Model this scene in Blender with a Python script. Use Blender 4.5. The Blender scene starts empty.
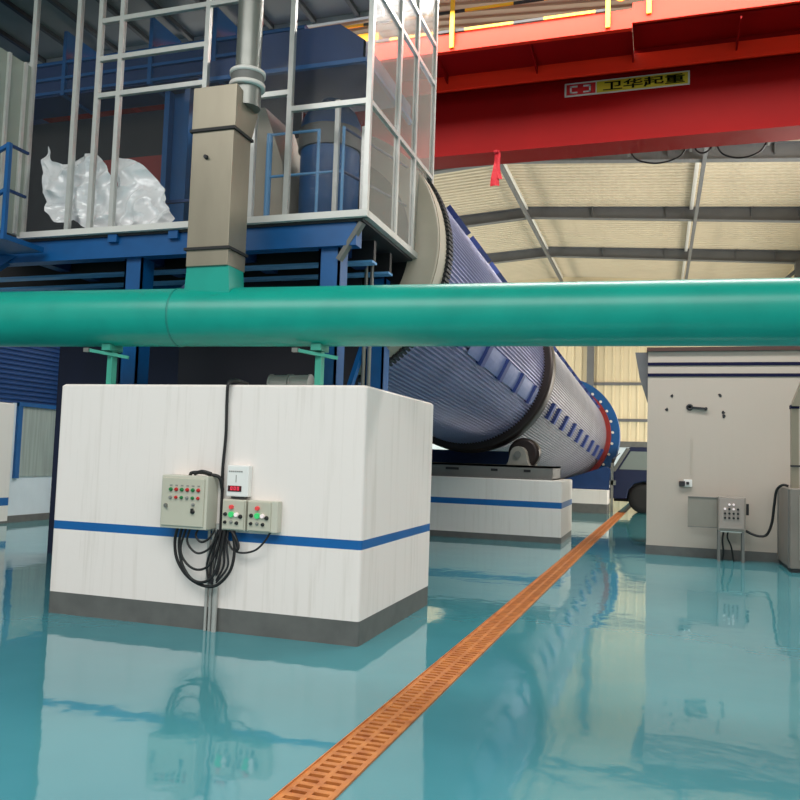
import bpy, bmesh, math, random
from mathutils import Vector, Matrix, noise
random.seed(7)
COL = bpy.context.scene.collection
PI = math.pi

# ------------------------------------------------------------------ helpers
def lin(c):
    return tuple(((v/255)/12.92 if v/255 <= .04045 else ((v/255+.055)/1.055)**2.4) for v in c)

def mat(name, rgb, rough=.5, metal=0., var=.0, vscale=3., bump=0., bscale=20., spec=.5, stretch=(1, 1, 1), coat=0., dark=None):
    m = bpy.data.materials.new(name); m.use_nodes = True
    nt = m.node_tree; b = nt.nodes['Principled BSDF']
    c = lin(rgb)
    b.inputs['Base Color'].default_value = (*c, 1)
    b.inputs['Roughness'].default_value = rough
    b.inputs['Metallic'].default_value = metal
    b.inputs['Specular IOR Level'].default_value = spec
    b.inputs['Coat Weight'].default_value = coat
    b.inputs['Coat Roughness'].default_value = .08
    if var or bump:
        tc = nt.nodes.new('ShaderNodeTexCoord'); mp = nt.nodes.new('ShaderNodeMapping')
        mp.inputs['Scale'].default_value = stretch
        nt.links.new(tc.outputs['Object'], mp.inputs['Vector'])
    if var:
        n = nt.nodes.new('ShaderNodeTexNoise'); n.inputs['Scale'].default_value = vscale; n.inputs['Detail'].default_value = 6
        r = nt.nodes.new('ShaderNodeValToRGB')
        d = lin(dark) if dark else tuple(v*(1-var) for v in c)
        r.color_ramp.elements[0].position = .3; r.color_ramp.elements[1].position = .62
        r.color_ramp.elements[0].color = (*d, 1); r.color_ramp.elements[1].color = (*c, 1)
        nt.links.new(mp.outputs[0], n.inputs['Vector']); nt.links.new(n.outputs['Fac'], r.inputs['Fac'])
        nt.links.new(r.outputs['Color'], b.inputs['Base Color'])
    if bump:
        n2 = nt.nodes.new('ShaderNodeTexNoise'); n2.inputs['Scale'].default_value = bscale; n2.inputs['Detail'].default_value = 4
        bp = nt.nodes.new('ShaderNodeBump'); bp.inputs['Strength'].default_value = bump; bp.inputs['Distance'].default_value = .02
        nt.links.new(mp.outputs[0], n2.inputs['Vector']); nt.links.new(n2.outputs['Fac'], bp.inputs['Height'])
        nt.links.new(bp.outputs['Normal'], b.inputs['Normal'])
    return m

def emis(m, rgb, s):
    b = m.node_tree.nodes['Principled BSDF']
    b.inputs['Emission Color'].default_value = (*lin(rgb), 1); b.inputs['Emission Strength'].default_value = s
    return m

def catmull(pts, k=8):
    P = [Vector(p) for p in pts]; P = [P[0]*2-P[1]]+P+[P[-1]*2-P[-2]]; out = []
    for i in range(1, len(P)-2):
        a, b, c, d = P[i-1:i+3]
        for j in range(k):
            t = j/k
            out.append(.5*((2*b)+(c-a)*t+(2*a-5*b+4*c-d)*t*t+(3*b-a-3*c+d)*t**3))
    out.append(P[-2]); return out

class MB:
    """collects geometry in world coordinates, then links it as ONE mesh"""
    def __init__(s): s.v = []; s.f = []; s.m = []; s.sm = []
    def add(s, vs, fs, mi=0, smooth=False):
        o = len(s.v); s.v += [tuple(v) for v in vs]
        for f in fs: s.f.append([o+i for i in f]); s.m.append(mi); s.sm.append(smooth)
        return s
    def box(s, x0, y0, z0, x1, y1, z1, mi=0):
        x0, x1 = sorted((x0, x1)); y0, y1 = sorted((y0, y1)); z0, z1 = sorted((z0, z1))
        return s.add([(x0,y0,z0),(x1,y0,z0),(x1,y1,z0),(x0,y1,z0),(x0,y0,z1),(x1,y0,z1),(x1,y1,z1),(x0,y1,z1)],
              [(3,2,1,0),(4,5,6,7),(0,1,5,4),(1,2,6,5),(2,3,7,6),(3,0,4,7)], mi)
    def bar(s, p, q, w, h=None, mi=0, up=(0,0,1)):
        """square bar from p to q"""
        h = h or w; p = Vector(p); q = Vector(q); a = (q-p).normalized(); up = Vector(up)
        if abs(a.dot(up)) > .98: up = Vector((0,1,0))
        u = a.cross(up).normalized(); v = u.cross(a)
        vs = []
        for c in (p, q):
            for su, sv in ((-1,-1),(1,-1),(1,1),(-1,1)): vs.append(c+u*su*w/2+v*sv*h/2)
        return s.add(vs, [(0,1,2,3),(7,6,5,4),(4,5,1,0),(5,6,2,1),(6,7,3,2),(7,4,0,3)], mi)
    def lathe(s, p, a, prof, n=32, mi=0, cap=True, smooth=True):
        """prof: list of (distance along a, radius)"""
        p = Vector(p); a = Vector(a).normalized(); up = Vector((0,0,1)) if abs(a.z) < .9 else Vector((1,0,0))
        u = a.cross(up).normalized(); w = u.cross(a)
        vs = []; fs = []
        for t, r in prof:
            for i in range(n):
                g = 2*PI*i/n; vs.append(p+a*t+(u*math.cos(g)+w*math.sin(g))*r)
        for j in range(len(prof)-1):
            for i in range(n):
                k = (i+1) % n; fs.append((j*n+i, (j+1)*n+i, (j+1)*n+k, j*n+k))
        s.add(vs, fs, mi, smooth)
        if cap:
            L = len(prof)-1
            s.add(vs[:n], [tuple(range(n))], mi); s.add(vs[L*n:], [tuple(reversed(range(n)))], mi)
        return s
    def cyl(s, p, q, r, n=24, mi=0, r2=None, cap=True):
        p = Vector(p); q = Vector(q)
        return s.lathe(p, q-p, [(0, r), ((q-p).length, r if r2 is None else r2)], n, mi, cap)
    def tube(s, pts, r, n=8, mi=0, k=8):
        P = catmull(pts, k) if k else [Vector(p) for p in pts]
        vs = []; fs = []; pu = None
        for i, c in enumerate(P):
            t = (P[min(i+1, len(P)-1)]-P[max(i-1, 0)]).normalized()
            u = t.cross(Vector((0,0,1)) if abs(t.z) < .9 else Vector((1,0,0))) if pu is None else pu-t*pu.dot(t)
            u.normalize(); pu = u; w = t.cross(u)
            for j in range(n):
                g = 2*PI*j/n; vs.append(c+(u*math.cos(g)+w*math.sin(g))*r)
        for i in range(len(P)-1):
            for j in range(n):
                k2 = (j+1) % n; fs.append((i*n+j, i*n+k2, (i+1)*n+k2, (i+1)*n+j))
        s.add(vs, fs, mi, True)
        s.add(vs[:n], [tuple(reversed(range(n)))], mi); s.add(vs[-n:], [tuple(range(n))], mi)
        return s
    def prism(s, pts, axis, a0, a1, mi=0):
        """polygon extruded along axis ('x': pts=(y,z), 'y': pts=(x,z), 'z': pts=(x,y))"""
        def P(p, t): return {'x': (t, p[0], p[1]), 'y': (p[0], t, p[1]), 'z': (p[0], p[1], t)}[axis]
        n = len(pts); vs = [P(p, a0) for p in pts]+[P(p, a1) for p in pts]
        fs = [tuple(range(n)), tuple(range(2*n-1, n-1, -1))]+[(i, n+i, n+(i+1) % n, (i+1) % n) for i in range(n)]
        return s.add(vs, fs, mi)
    def build(s, name, mats, parent=None, origin=None, bevel=0, recalc=True):
        mats = mats if isinstance(mats, (list, tuple)) else [mats]
        org = Vector(origin) if origin is not None else (Vector(ORG[parent.name]) if parent else Vector((0,0,0)))
        me = bpy.data.meshes.new(name)
        me.from_pydata([Vector(v)-org for v in s.v], [], s.f)
        for m in mats: me.materials.append(m)
        for p, mi, sm in zip(me.polygons, s.m, s.sm): p.material_index = mi; p.use_smooth = sm
        if recalc:
            bm = bmesh.new(); bm.from_mesh(me); bmesh.ops.recalc_face_normals(bm, faces=bm.faces); bm.to_mesh(me); bm.free()
        me.update()
        o = bpy.data.objects.new(name, me); COL.objects.link(o)
        if parent: o.parent = parent
        else: o.location = org
        ORG[o.name] = tuple(org)
        if bevel:
            b = o.modifiers.new('bevel', 'BEVEL'); b.width = bevel; b.segments = 2; b.limit_method = 'ANGLE'; b.angle_limit = math.radians(40)
        return o

ORG = {}
def tag(o, label, cat, group=None):
    o['label'] = label; o['category'] = cat
    if group: o['group'] = group
    return o
def thing(name, label, cat, loc, group=None):
    o = bpy.data.objects.new(name, None); COL.objects.link(o); o.location = loc; ORG[o.name] = tuple(loc)
    o.empty_display_size = .1
    return tag(o, label, cat, group)
def struct(o):
    o['kind'] = 'structure'; return o
def copy_tree(o, parent=None):
    c = o.copy(); COL.objects.link(c)
    if parent: c.parent = parent; c.matrix_parent_inverse = o.matrix_parent_inverse.copy()
    for ch in list(o.children): copy_tree(ch, c)
    return c

# ------------------------------------------------------------------ materials
def stained_white(name, rgb, dark, spec=.3, amount=.5):
    m = mat(name, rgb, rough=.55, spec=spec, bump=.08, bscale=9)
    nt = m.node_tree; b = nt.nodes['Principled BSDF']
    tc = nt.nodes.new('ShaderNodeTexCoord')
    mp = nt.nodes.new('ShaderNodeMapping'); mp.inputs['Scale'].default_value = (5.5, 5.5, .25)
    n = nt.nodes.new('ShaderNodeTexNoise'); n.inputs['Scale'].default_value = 2.2; n.inputs['Detail'].default_value = 5; n.inputs['Roughness'].default_value = .65
    r = nt.nodes.new('ShaderNodeValToRGB'); r.color_ramp.elements[0].position = .52; r.color_ramp.elements[1].position = .78
    r.color_ramp.elements[0].color = (0,0,0,1); r.color_ramp.elements[1].color = (amount,)*3+(1,)
    n3 = nt.nodes.new('ShaderNodeTexNoise'); n3.inputs['Scale'].default_value = 1.1; n3.inputs['Detail'].default_value = 3
    mul = nt.nodes.new('ShaderNodeMath'); mul.operation = 'MULTIPLY'
    mix = nt.nodes.new('ShaderNodeMix'); mix.data_type = 'RGBA'
    mix.inputs['A'].default_value = (*lin(rgb), 1); mix.inputs['B'].default_value = (*lin(dark), 1)
    L = nt.links.new
    L(tc.outputs['Object'], mp.inputs['Vector']); L(mp.outputs[0], n.inputs['Vector']); L(n.outputs['Fac'], r.inputs['Fac'])
    L(tc.outputs['Object'], n3.inputs['Vector']); L(r.outputs['Color'], mul.inputs[0]); L(n3.outputs['Fac'], mul.inputs[1])
    L(mul.outputs[0], mix.inputs['Factor']); L(mix.outputs['Result'], b.inputs['Base Color'])
    return m

M = {}
M['white'] = stained_white('white_paint_drips', (236, 228, 222), (188, 178, 164), amount=.7)
M['white2'] = stained_white('white_paint', (224, 221, 215), (188, 182, 170), amount=.6)
M['room'] = stained_white('room_paint', (188, 178, 166), (182, 172, 160), amount=.5)
M['stripe'] = mat('blue_stripe', (4, 96, 164), .45, var=.12)
M['plinthgrey'] = mat('grey_base_paint', (100, 101, 98), .5, var=.2, vscale=6)
M['navy'] = mat('navy_stripe', (8, 12, 52), .6, spec=.2)
M['brown'] = mat('brown_edge', (78, 52, 46), .5)
M['green'] = mat('green_pipe_paint', (10, 158, 140), .32, var=.14, vscale=2.5, bump=.05, bscale=6, spec=.5)
M['greenline'] = mat('green_weld', (14, 132, 118), .45)
M['green2'] = mat('pale_green_paint', (60, 162, 140), .45, var=.15)
M['duct'] = mat('dull_sheet_metal', (150, 142, 124), .36, metal=.5, var=.12, vscale=4, bump=.03, bscale=3, stretch=(1,1,.3))
M['ductdark'] = mat('dark_gasket', (28, 28, 28), .6)
M['alu'] = mat('aluminium_profile', (205, 205, 200), .35, metal=.35, var=.1, vscale=8)
M['galv'] = mat('galvanised_pipe', (138, 140, 134), .35, metal=.6, var=.15, vscale=5)
M['whiteband'] = mat('white_collar', (225, 222, 215), .4)
M['blue'] = mat('blue_steel', (0, 88, 150), .42, var=.18, vscale=3)
M['blued'] = mat('dark_blue_steel', (6, 52, 104), .5, var=.2)
M['bluel'] = mat('light_blue_rail', (105, 165, 215), .4)
M['dark'] = mat('dark_steel', (42, 42, 45), .55, var=.2)
M['grey'] = mat('grey_steel', (112, 112, 108), .5, var=.15)
M['beam'] = mat('rafter_grey', (104, 106, 108), .55, var=.12, vscale=2)
M['red'] = mat('crane_orange_red', (236, 48, 22), .42, var=.1, vscale=1.2, spec=.2)  # crane red lightened as if lit, for the channels
M['redweb'] = mat('crane_crimson', (138, 4, 4), .5, var=.1, vscale=1.2, spec=.12)  # crane red darkened: shade of the recessed web put into the colour
M['navyd'] = mat('navy_sheet', (12, 26, 62), .5, var=.15)  # dark navy for the shade behind the platform
M['condgrey'] = mat('pale_conduit', (176, 177, 172), .4, metal=.2, var=.1)
M['housing'] = mat('housing_grey', (146, 143, 134), .5, var=.15)
M['redd'] = mat('dull_red', (150, 52, 48), .55, var=.15)
M['yellow'] = mat('safety_yellow', (242, 178, 20), .45)
M['black'] = mat('black_rubber', (20, 20, 21), .5)
M['beige'] = mat('beige_hood', (176, 166, 148), .5, var=.12, vscale=2)
M['cab'] = mat('cabinet_beige', (200, 198, 182), .42, var=.05)
M['cabdoor'] = mat('cabinet_door_beige', (192, 190, 172), .42, var=.05)
M['meter'] = mat('meter_white', (232, 232, 228), .4)
M['btn_g'] = mat('button_green', (26, 120, 62), .35)
M['btn_r'] = mat('button_red', (190, 36, 36), .35)
M['btn_k'] = mat('button_black', (30, 30, 30), .35)
M['lbl'] = mat('grey_label', (140, 140, 135), .5)
M['lamp_g'] = emis(mat('lamp_green', (60, 200, 110), .3), (90, 230, 140), .2)
M['lamp_r'] = emis(mat('lamp_red', (225, 70, 70), .3), (240, 80, 80), .15)
M['lamp_w'] = emis(mat('lamp_white', (240, 225, 225), .3), (255, 235, 235), .25)
M['disp'] = mat('display_dark', (70, 20, 26), .3)
M['seg'] = emis(mat('display_digits', (235, 70, 90), .3), (250, 80, 110), .4)
M['grate'] = mat('orange_grating', (200, 126, 64), .5, var=.25, vscale=9, dark=(164, 92, 44))
M['pit'] = mat('drain_pit', (52, 30, 20), .7)
M['truck'] = mat('truck_blue', (8, 24, 62), .4, coat=.2)
M['tyre'] = mat('tyre', (24, 24, 25), .7)
M['tglass'] = mat('cab_glass', (120, 130, 125), .08, spec=.8)
M['steelring'] = mat('dark_ring', (58, 50, 48), .4, metal=.5, var=.2)
M['rust'] = mat('red_oxide', (150, 40, 36), .5, var=.25, vscale=6)
M['girth'] = mat('blue_ring', (6, 84, 146), .45, var=.15)
M['tab'] = mat('blue_strap', (44, 62, 122), .45)
M['panelb'] = mat('pale_blue_strip', (112, 126, 172), .45, metal=.2, var=.15, vscale=10)
M['cream'] = None

# corrugated drum insulation
def shell_mat(name, rgb):
    m = mat(name, rgb, .34, metal=.35, var=.16, vscale=1.6, bump=.0)
    nt = m.node_tree; b = nt.nodes['Principled BSDF']
    tc = nt.nodes.new('ShaderNodeTexCoord'); n = nt.nodes.new('ShaderNodeTexNoise'); n.inputs['Scale'].default_value = 1.6; n.inputs['Detail'].default_value = 2
    bp = nt.nodes.new('ShaderNodeBump'); bp.inputs['Strength'].default_value = .6; bp.inputs['Distance'].default_value = .05
    nt.links.new(tc.outputs['Object'], n.inputs['Vector']); nt.links.new(n.outputs['Fac'], bp.inputs['Height']); nt.links.new(bp.outputs['Normal'], b.inputs['Normal'])
    return m
M['shell1'] = shell_mat('corrugated_blue_cladding', (150, 151, 186))
M['shell2'] = shell_mat('corrugated_silver_cladding', (158, 155, 163))

# ribbed sheet: stripes of relief along one axis
def ribbed(name, rgb, axis, scale, rough=.5, strength=.5, var=.08):
    m = mat(name, rgb, rough, var=var, vscale=.8)
    nt = m.node_tree; b = nt.nodes['Principled BSDF']
    tc = nt.nodes.new('ShaderNodeTexCoord'); w = nt.nodes.new('ShaderNodeTexWave')
    w.wave_type = 'BANDS'; w.bands_direction = axis; w.inputs['Scale'].default_value = scale; w.wave_profile = 'SAW'
    bp = nt.nodes.new('ShaderNodeBump'); bp.inputs['Strength'].default_value = strength; bp.inputs['Distance'].default_value = .03
    nt.links.new(tc.outputs['Object'], w.inputs['Vector']); nt.links.new(w.outputs['Fac'], bp.inputs['Height']); nt.links.new(bp.outputs['Normal'], b.inputs['Normal'])
    return m
M['roof'] = ribbed('roof_sheet', (210, 196, 170), 'Y', 1.1, strength=.0)
M['cream'] = ribbed('cream_wall_sheet', (226, 211, 176), 'X', 1.3, strength=.0)
M['bluesheet'] = ribbed('blue_wall_sheet', (8, 62, 118), 'Z', 2.2, strength=.0)
M['lowerwall'] = mat('pale_blue_wall', (214, 226, 232), .5, var=.06)
M['greyglass'] = mat('grey_window_film', (160, 172, 166), .25, var=.25, vscale=3, stretch=(1, 6, .3))

# floor: glossy resin
m = bpy.data.materials.new('teal_epoxy'); m.use_nodes = True; nt = m.node_tree; b = nt.nodes['Principled BSDF']
tc = nt.nodes.new('ShaderNodeTexCoord'); n = nt.nodes.new('ShaderNodeTexNoise'); n.inputs['Scale'].default_value = .5; n.inputs['Detail'].default_value = 3
r = nt.nodes.new('ShaderNodeValToRGB'); r.color_ramp.elements[0].position = .35; r.color_ramp.elements[1].position = .7
r.color_ramp.elements[0].color = (*lin((66, 134, 144)), 1); r.color_ramp.elements[1].color = (*lin((78, 148, 156)), 1)
n2 = nt.nodes.new('ShaderNodeTexNoise'); n2.inputs['Scale'].default_value = 1.5; n2.inputs['Detail'].default_value = 3.5
bp = nt.nodes.new('ShaderNodeBump'); bp.inputs['Strength'].default_value = .17; bp.inputs['Distance'].default_value = .03
for a_, c_ in ((tc.outputs['Object'], n.inputs['Vector']), (n.outputs['Fac'], r.inputs['Fac']), (r.outputs['Color'], b.inputs['Base Color']),
               (tc.outputs['Object'], n2.inputs['Vector']), (n2.outputs['Fac'], bp.inputs['Height']), (bp.outputs['Normal'], b.inputs['Normal'])):
    nt.links.new(a_, c_)
b.inputs['Roughness'].default_value = .05; b.inputs['IOR'].default_value = 1.8
M['floor'] = m

# clear wavy sheet (cabin glazing)
def clear(name, tint, alpha, rough=.08, bumpy=.3):
    m = bpy.data.materials.new(name); m.use_nodes = True; nt = m.node_tree
    out = nt.nodes['Material Output']; pb = nt.nodes['Principled BSDF']
    pb.inputs['Base Color'].default_value = (*lin(tint), 1); pb.inputs['Roughness'].default_value = rough
    tr = nt.nodes.new('ShaderNodeBsdfTransparent'); mx = nt.nodes.new('ShaderNodeMixShader'); mx.inputs[0].default_value = alpha
    tc = nt.nodes.new('ShaderNodeTexCoord'); n = nt.nodes.new('ShaderNodeTexNoise'); n.inputs['Scale'].default_value = 2.5; n.inputs['Detail'].default_value = 3
    bp = nt.nodes.new('ShaderNodeBump'); bp.inputs['Strength'].default_value = bumpy; bp.inputs['Distance'].default_value = .05
    L = nt.links.new
    L(tc.outputs['Object'], n.inputs['Vector']); L(n.outputs['Fac'], bp.inputs['Height']); L(bp.outputs['Normal'], pb.inputs['Normal'])
    L(tr.outputs[0], mx.inputs[1]); L(pb.outputs[0], mx.inputs[2]); L(mx.outputs[0], out.inputs['Surface'])
    return m
M['clear'] = clear('clear_plastic_sheet', (96, 100, 100), .07)
M['milky'] = clear('dusty_plastic_sheet', (190, 186, 176), .26, .3)
M['milkygreen'] = clear('striped_plastic_sheet', (170, 178, 165), .7, .3)
M['film'] = mat('crumpled_film', (252, 252, 253), .14, spec=1.0)  # bright white carries the window glare on the glazing

# ------------------------------------------------------------------ setting
RX, RZ, SL = -4.0, 9.78, .066          # ridge line and slope of the roof sheets
XL, XR, YB = -12.55, 4.75, 35.3
def roof_z(x): return RZ - SL*abs(x-RX)

struct(MB().box(-26, -12, -.15, -1.685, 40, 0).build('floor_left_half', M['floor'])) if False else None
fl = MB()
# floor slab with a slot for the drain channel (channel runs slightly askew)
GL = lambda y: -1.685+.0175*(y-3.5)
GW = .27
ys = [-12, 40]
for (xa, xb) in ((lambda y: -26, GL), (lambda y: GL(y)+GW, lambda y: 14)):
    y0, y1 = ys
    fl.add([(xa(y0), y0, 0), (xb(y0), y0, 0), (xb(y1), y1, 0), (xa(y1), y1, 0), (xa(y0), y0, -.25), (xb(y0), y0, -.25), (xb(y1), y1, -.25), (xa(y1), y1, -.25)],
           [(0,1,2,3), (7,6,5,4), (0,4,5,1), (1,5,6,2), (2,6,7,3), (3,7,4,0)])
fl.add([(GL(-12), -12, -.14), (GL(-12)+GW, -12, -.14), (GL(40)+GW, 40, -.14), (GL(40), 40, -.14)], [(0,1,2,3)], 1)
struct(fl.build('floor', [M['floor'], M['pit']], recalc=False))

ce = MB()
def roof_sheet(xa, xb, ya, yb_):
    za, zb = roof_z(xa), roof_z(xb); pr = []; y = ya
    while y < yb_-.01:                                       # trapezoid ribs run down the slope
        for dy, dz in ((0, 0), (.16, 0), (.18, -.035), (.22, -.035)):
            if y+dy < yb_: pr.append((y+dy, dz))
        y += .24
    pr.append((yb_, 0)); n = len(pr)
    vs = [(xa, y, za+dz) for y, dz in pr]+[(xb, y, zb+dz) for y, dz in pr]+[(xa, y, za+.1) for y, dz in pr]+[(xb, y, zb+.1) for y, dz in pr]
    fs = []
    for k in range(n-1): fs += [(k, k+1, n+k+1, n+k), (2*n+k, 3*n+k, 3*n+k+1, 2*n+k+1), (k, 2*n+k, 2*n+k+1, k+1), (n+k, n+k+1, 3*n+k+1, 3*n+k)]
    fs += [(0, n, 3*n, 2*n), (n-1, 3*n-1, 4*n-1, 2*n-1)]
    ce.add(vs, fs)
for xa, xb in ((XL-.1, RX), (RX, XR+.1)):
    roof_sheet(xa, xb, 1.5, 11.0); roof_sheet(xa, xb, 12.5, YB+.1)
roof_sheet(XL-.1, -9.0, 11.0, 12.5)                          # the rest is an added gap that lets light onto the crane
struct(ce.build('ceiling', M['roof']))

wb = MB().prism([(XL, 0), (XR, 0), (XR, roof_z(XR)), (RX, RZ), (XL, roof_z(XL))], 'y', YB, YB+.15)
x = XL+.1
while x < XR-.1:
    wb.prism([(x, YB), (x+.02, YB-.04), (x+.08, YB-.04), (x+.10, YB)], 'z', 0, 9.1); x += .34
struct(wb.build('wall_back', M['cream']))
for i, z in enumerate((5.0, 3.45)):
    struct(MB().box(XL, YB-.12, z-.06, XR, YB, z+.06).build('trim_%d' % (i+1), M['beam']))
struct(MB().box(-2.95, YB-.3, 0, -2.67, YB, 9.4).build('trim_3', M['beam']))
t = MB().box(XL, YB-.1, 2.3, XR, YB, 2.55, 0).box(XL, YB-.06, 1.0, XR, YB, 2.3, 1)
struct(t.build('trim_4', [M['plinthgrey'], M['lowerwall']]))

# left wall: blue sheet above, pale dado below, grey skirting
wl = MB().box(XL-.15, 7, 2.44, XL, YB, roof_z(XL), 0).box(XL-.15, 13.1, .14, XL, YB, 2.44, 1)
for k in range(26):
    z = 2.5+k*.1; wl.prism([(XL, z), (XL+.035, z+.015), (XL+.035, z+.04), (XL, z+.055)], 'y', 7, 18)
struct(wl.build('wall_left', [M['bluesheet'], M['lowerwall']]))
struct(MB().box(XL-.13, 13.1, 0, XL+.03, YB, .14).build('baseboard_left', M['plinthgrey']))
w = struct(MB().box(XL-.02, 13.3, .93, XL+.02, 14.62, 2.40).build('window_1', M['greyglass']))
fr = MB().box(XL, 13.2, .9, XL+.06, 13.32, 2.44).box(XL, 14.6, .9, XL+.06, 14.66, 2.44).box(XL, 13.2, 2.38, XL+.07, 14.66, 2.46)
fr.build('window_frame', M['blue'], w)
MB().box(XL+.02, 14.42, 1.18, XL+.06, 14.5, 1.42).build('window_latch', M['dark'], w)
struct(MB().box(XL, 14.68, 0, XL+.3, 15.0, 9.0).build('trim_5', M['dark']))

for i, y in enumerate((17.5, 22, 26.5, 31)):
    w = struct(MB().box(XL-.02, y, 1.6, XL+.03, y+3.4, 5.0).build('window_%d' % (i+2), M['tglass']))  # unseen panes, added to go with the left wall fill lights
    MB().box(XL, y-.08, 1.52, XL+.06, y, 5.08).box(XL, y+3.4, 1.52, XL+.06, y+3.48, 5.08).box(XL, y, 1.52, XL+.06, y+3.4, 1.6).box(XL, y, 5.0, XL+.06, y+3.4, 5.08).box(XL+.01, y+1.66, 1.6, XL+.06, y+1.74, 5.0).build('window_frame', M['blue'], w)  # frames made for the added unseen panes
# right wall with unseen openings added to let daylight in
wr = MB()
wr.box(XR, 12, 0, XR+.15, YB, 1.0).box(XR, 12, 4.6, XR+.15, YB, 5.6).box(XR, 12, 7.4, XR+.15, YB, roof_z(XR))
for y in range(6): wr.box(XR, 12+y*4.5, 1.0, XR+.15, 12.6+y*4.5, 4.6).box(XR, 12+y*4.5, 5.6, XR+.15, 12.6+y*4.5, 7.4)
struct(wr.build('wall_right', M['cream']))

# rafters, ties
for i, (y, lab) in enumerate(((20.3, 'nearest grey roof rafter, crossing just below the red crane girder'),
                              (25.3, 'middle one of three grey roof rafters under the ridge'),
                              (30.3, 'farthest grey roof rafter, lowest in view above the green pipe'))):
    rt = thing('roof_rafter', lab, 'roof beam', (RX, y, 0), 'grey roof rafters')
    web = MB()
    for xe in (XL+.05, XR-.05):
        zt, zb = roof_z(RX)-.02, roof_z(RX)-.36
        ze = roof_z(xe)-.02
        web.prism([(RX, zt), (xe, ze), (xe, ze-.42), (RX, zb)], 'y', y-.02, y+.02)
        for dz in (0, -1):
            z0 = zt if dz == 0 else zb; z1 = ze if dz == 0 else ze-.42
            web.prism([(RX, z0), (xe, z1), (xe, z1-.025), (RX, z0-.025)], 'y', y-.11, y+.11)
    web.build('rafter_beam', M['beam'], rt)
    for x in (-6.6, -2.0, .2, 2.6, 3.9):
        MB().box(x-.05, y-.13, roof_z(x)-.30, x-.035, y-.02, roof_z(x)-.03).box(x-.08, y-.13, roof_z(x)-.05, x+.02, y-.03, roof_z(x)-.02).build('cleat', M['beam'], rt)
    if i == 2:
        MB().bar((XR-.12, y, 8.6), (XR-1.1, y, 7.75), .12, .12).build('knee_brace', M['beam'], rt)
    MB().box(XL+.05, y-.15, 0, XL+.3, y+.15, roof_z(XL)-.4).build('column', M['beam'], rt)
    MB().box(XR-.28, y-.15, 0, XR-.03, y+.15, roof_z(XR)-.4).build('column', M['beam'], rt)
for x, lab in ((RX, 'dark tie beam under the roof ridge, running away to the back wall'), (1.0, 'dark tie beam with a pale flange right of the ridge, above the white room')):
    tb = MB().box(x-.05, 14.3, roof_z(x)-.52, x+.04, YB-.01, roof_z(x)-.40, 0).box(x-.16, 14.3, roof_z(x)-.10, x-.06, YB-.01, roof_z(x)-.02, 1)
    tag(tb.build('tie_beam', [M['beam'], M['whiteband']], origin=(x, 14.3, roof_z(x)-.3)), lab, 'roof beam', 'tie beams along the roof')

# ------------------------------------------------------------------ white plinths
def plinth(name, label, x0, x1, y0, y1, H, levels, mats, group='white concrete plinths with a blue stripe', rad=.03):
    t = MB(); pts = []
    for cx, cy, a in ((x1-rad, y0+rad, -90), (x1-rad, y1-rad, 0), (x0+rad, y1-rad, 90), (x0+rad, y0+rad, 180)):
        for k in range(5):
            g = math.radians(a+k*22.5); pts.append((cx+rad*math.cos(g), cy+rad*math.sin(g)))
    n = len(pts); zs = [0]+[z for z, _ in levels]
    for j, (z, mi) in enumerate(levels):
        t.add([(x, y, zs[j]) for x, y in pts]+[(x, y, z) for x, y in pts], [(i, (i+1) % n, n+(i+1) % n, n+i) for i in range(n)], mi)
    # softened top edge
    r2 = .02; cx, cy = (x0+x1)/2, (y0+y1)/2
    top = [(x-(r2 if x > cx else -r2), y-(r2 if y > cy else -r2), H) for x, y in pts]
    t.add([(x, y, levels[-1][0]) for x, y in pts]+top, [(i, (i+1) % n, n+(i+1) % n, n+i) for i in range(n)], levels[-1][1])
    t.add(top, [tuple(range(n))], levels[-1][1])
    o = t.build(name, mats, origin=((x0+x1)/2, (y0+y1)/2, 0), recalc=True)
    return tag(o, label, 'plinth', group)

PM = [M['white'], M['stripe'], M['plinthgrey']]
plinth('concrete_plinth', 'large white concrete plinth in front with control boxes and black cables', -5.56, -2.375, 6.4, 8.56, 2.2,
       [(.205, 2), (.80, 0), (.88, 1), (2.18, 0)], PM)
PM2 = [M['white2'], M['stripe'], M['plinthgrey']]
plinth('concrete_plinth', 'lower white concrete plinth under the rollers of the silver drum', -5.9, -1.79, 16.0, 18.0, 1.225,
       [(.12, 2), (.68, 0), (.80, 1), (1.205, 0)], PM2)
plinth('concrete_plinth', 'white concrete plinth cut off by the left edge of the photo', -14.5+.2, -11.55, 11.75, 13.1, 2.4,
       [(.05, 2), (.36, 0), (.50, 1), (2.38, 0)], PM2) if False else None
plinth('concrete_plinth', 'narrow white pillar cut off by the left edge of the photo', -13.4, -12.47, 12.5, 13.08, 2.42,
       [(.05, 2), (.36, 0), (.52, 1), (2.40, 0)], PM2)
plinth('concrete_plinth', 'small white concrete plinth at the far end under the blue ring', -4.9, -1.5, 26.3, 27.3, .74,
       [(.30, 2), (.72, 0)], PM2)

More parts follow.
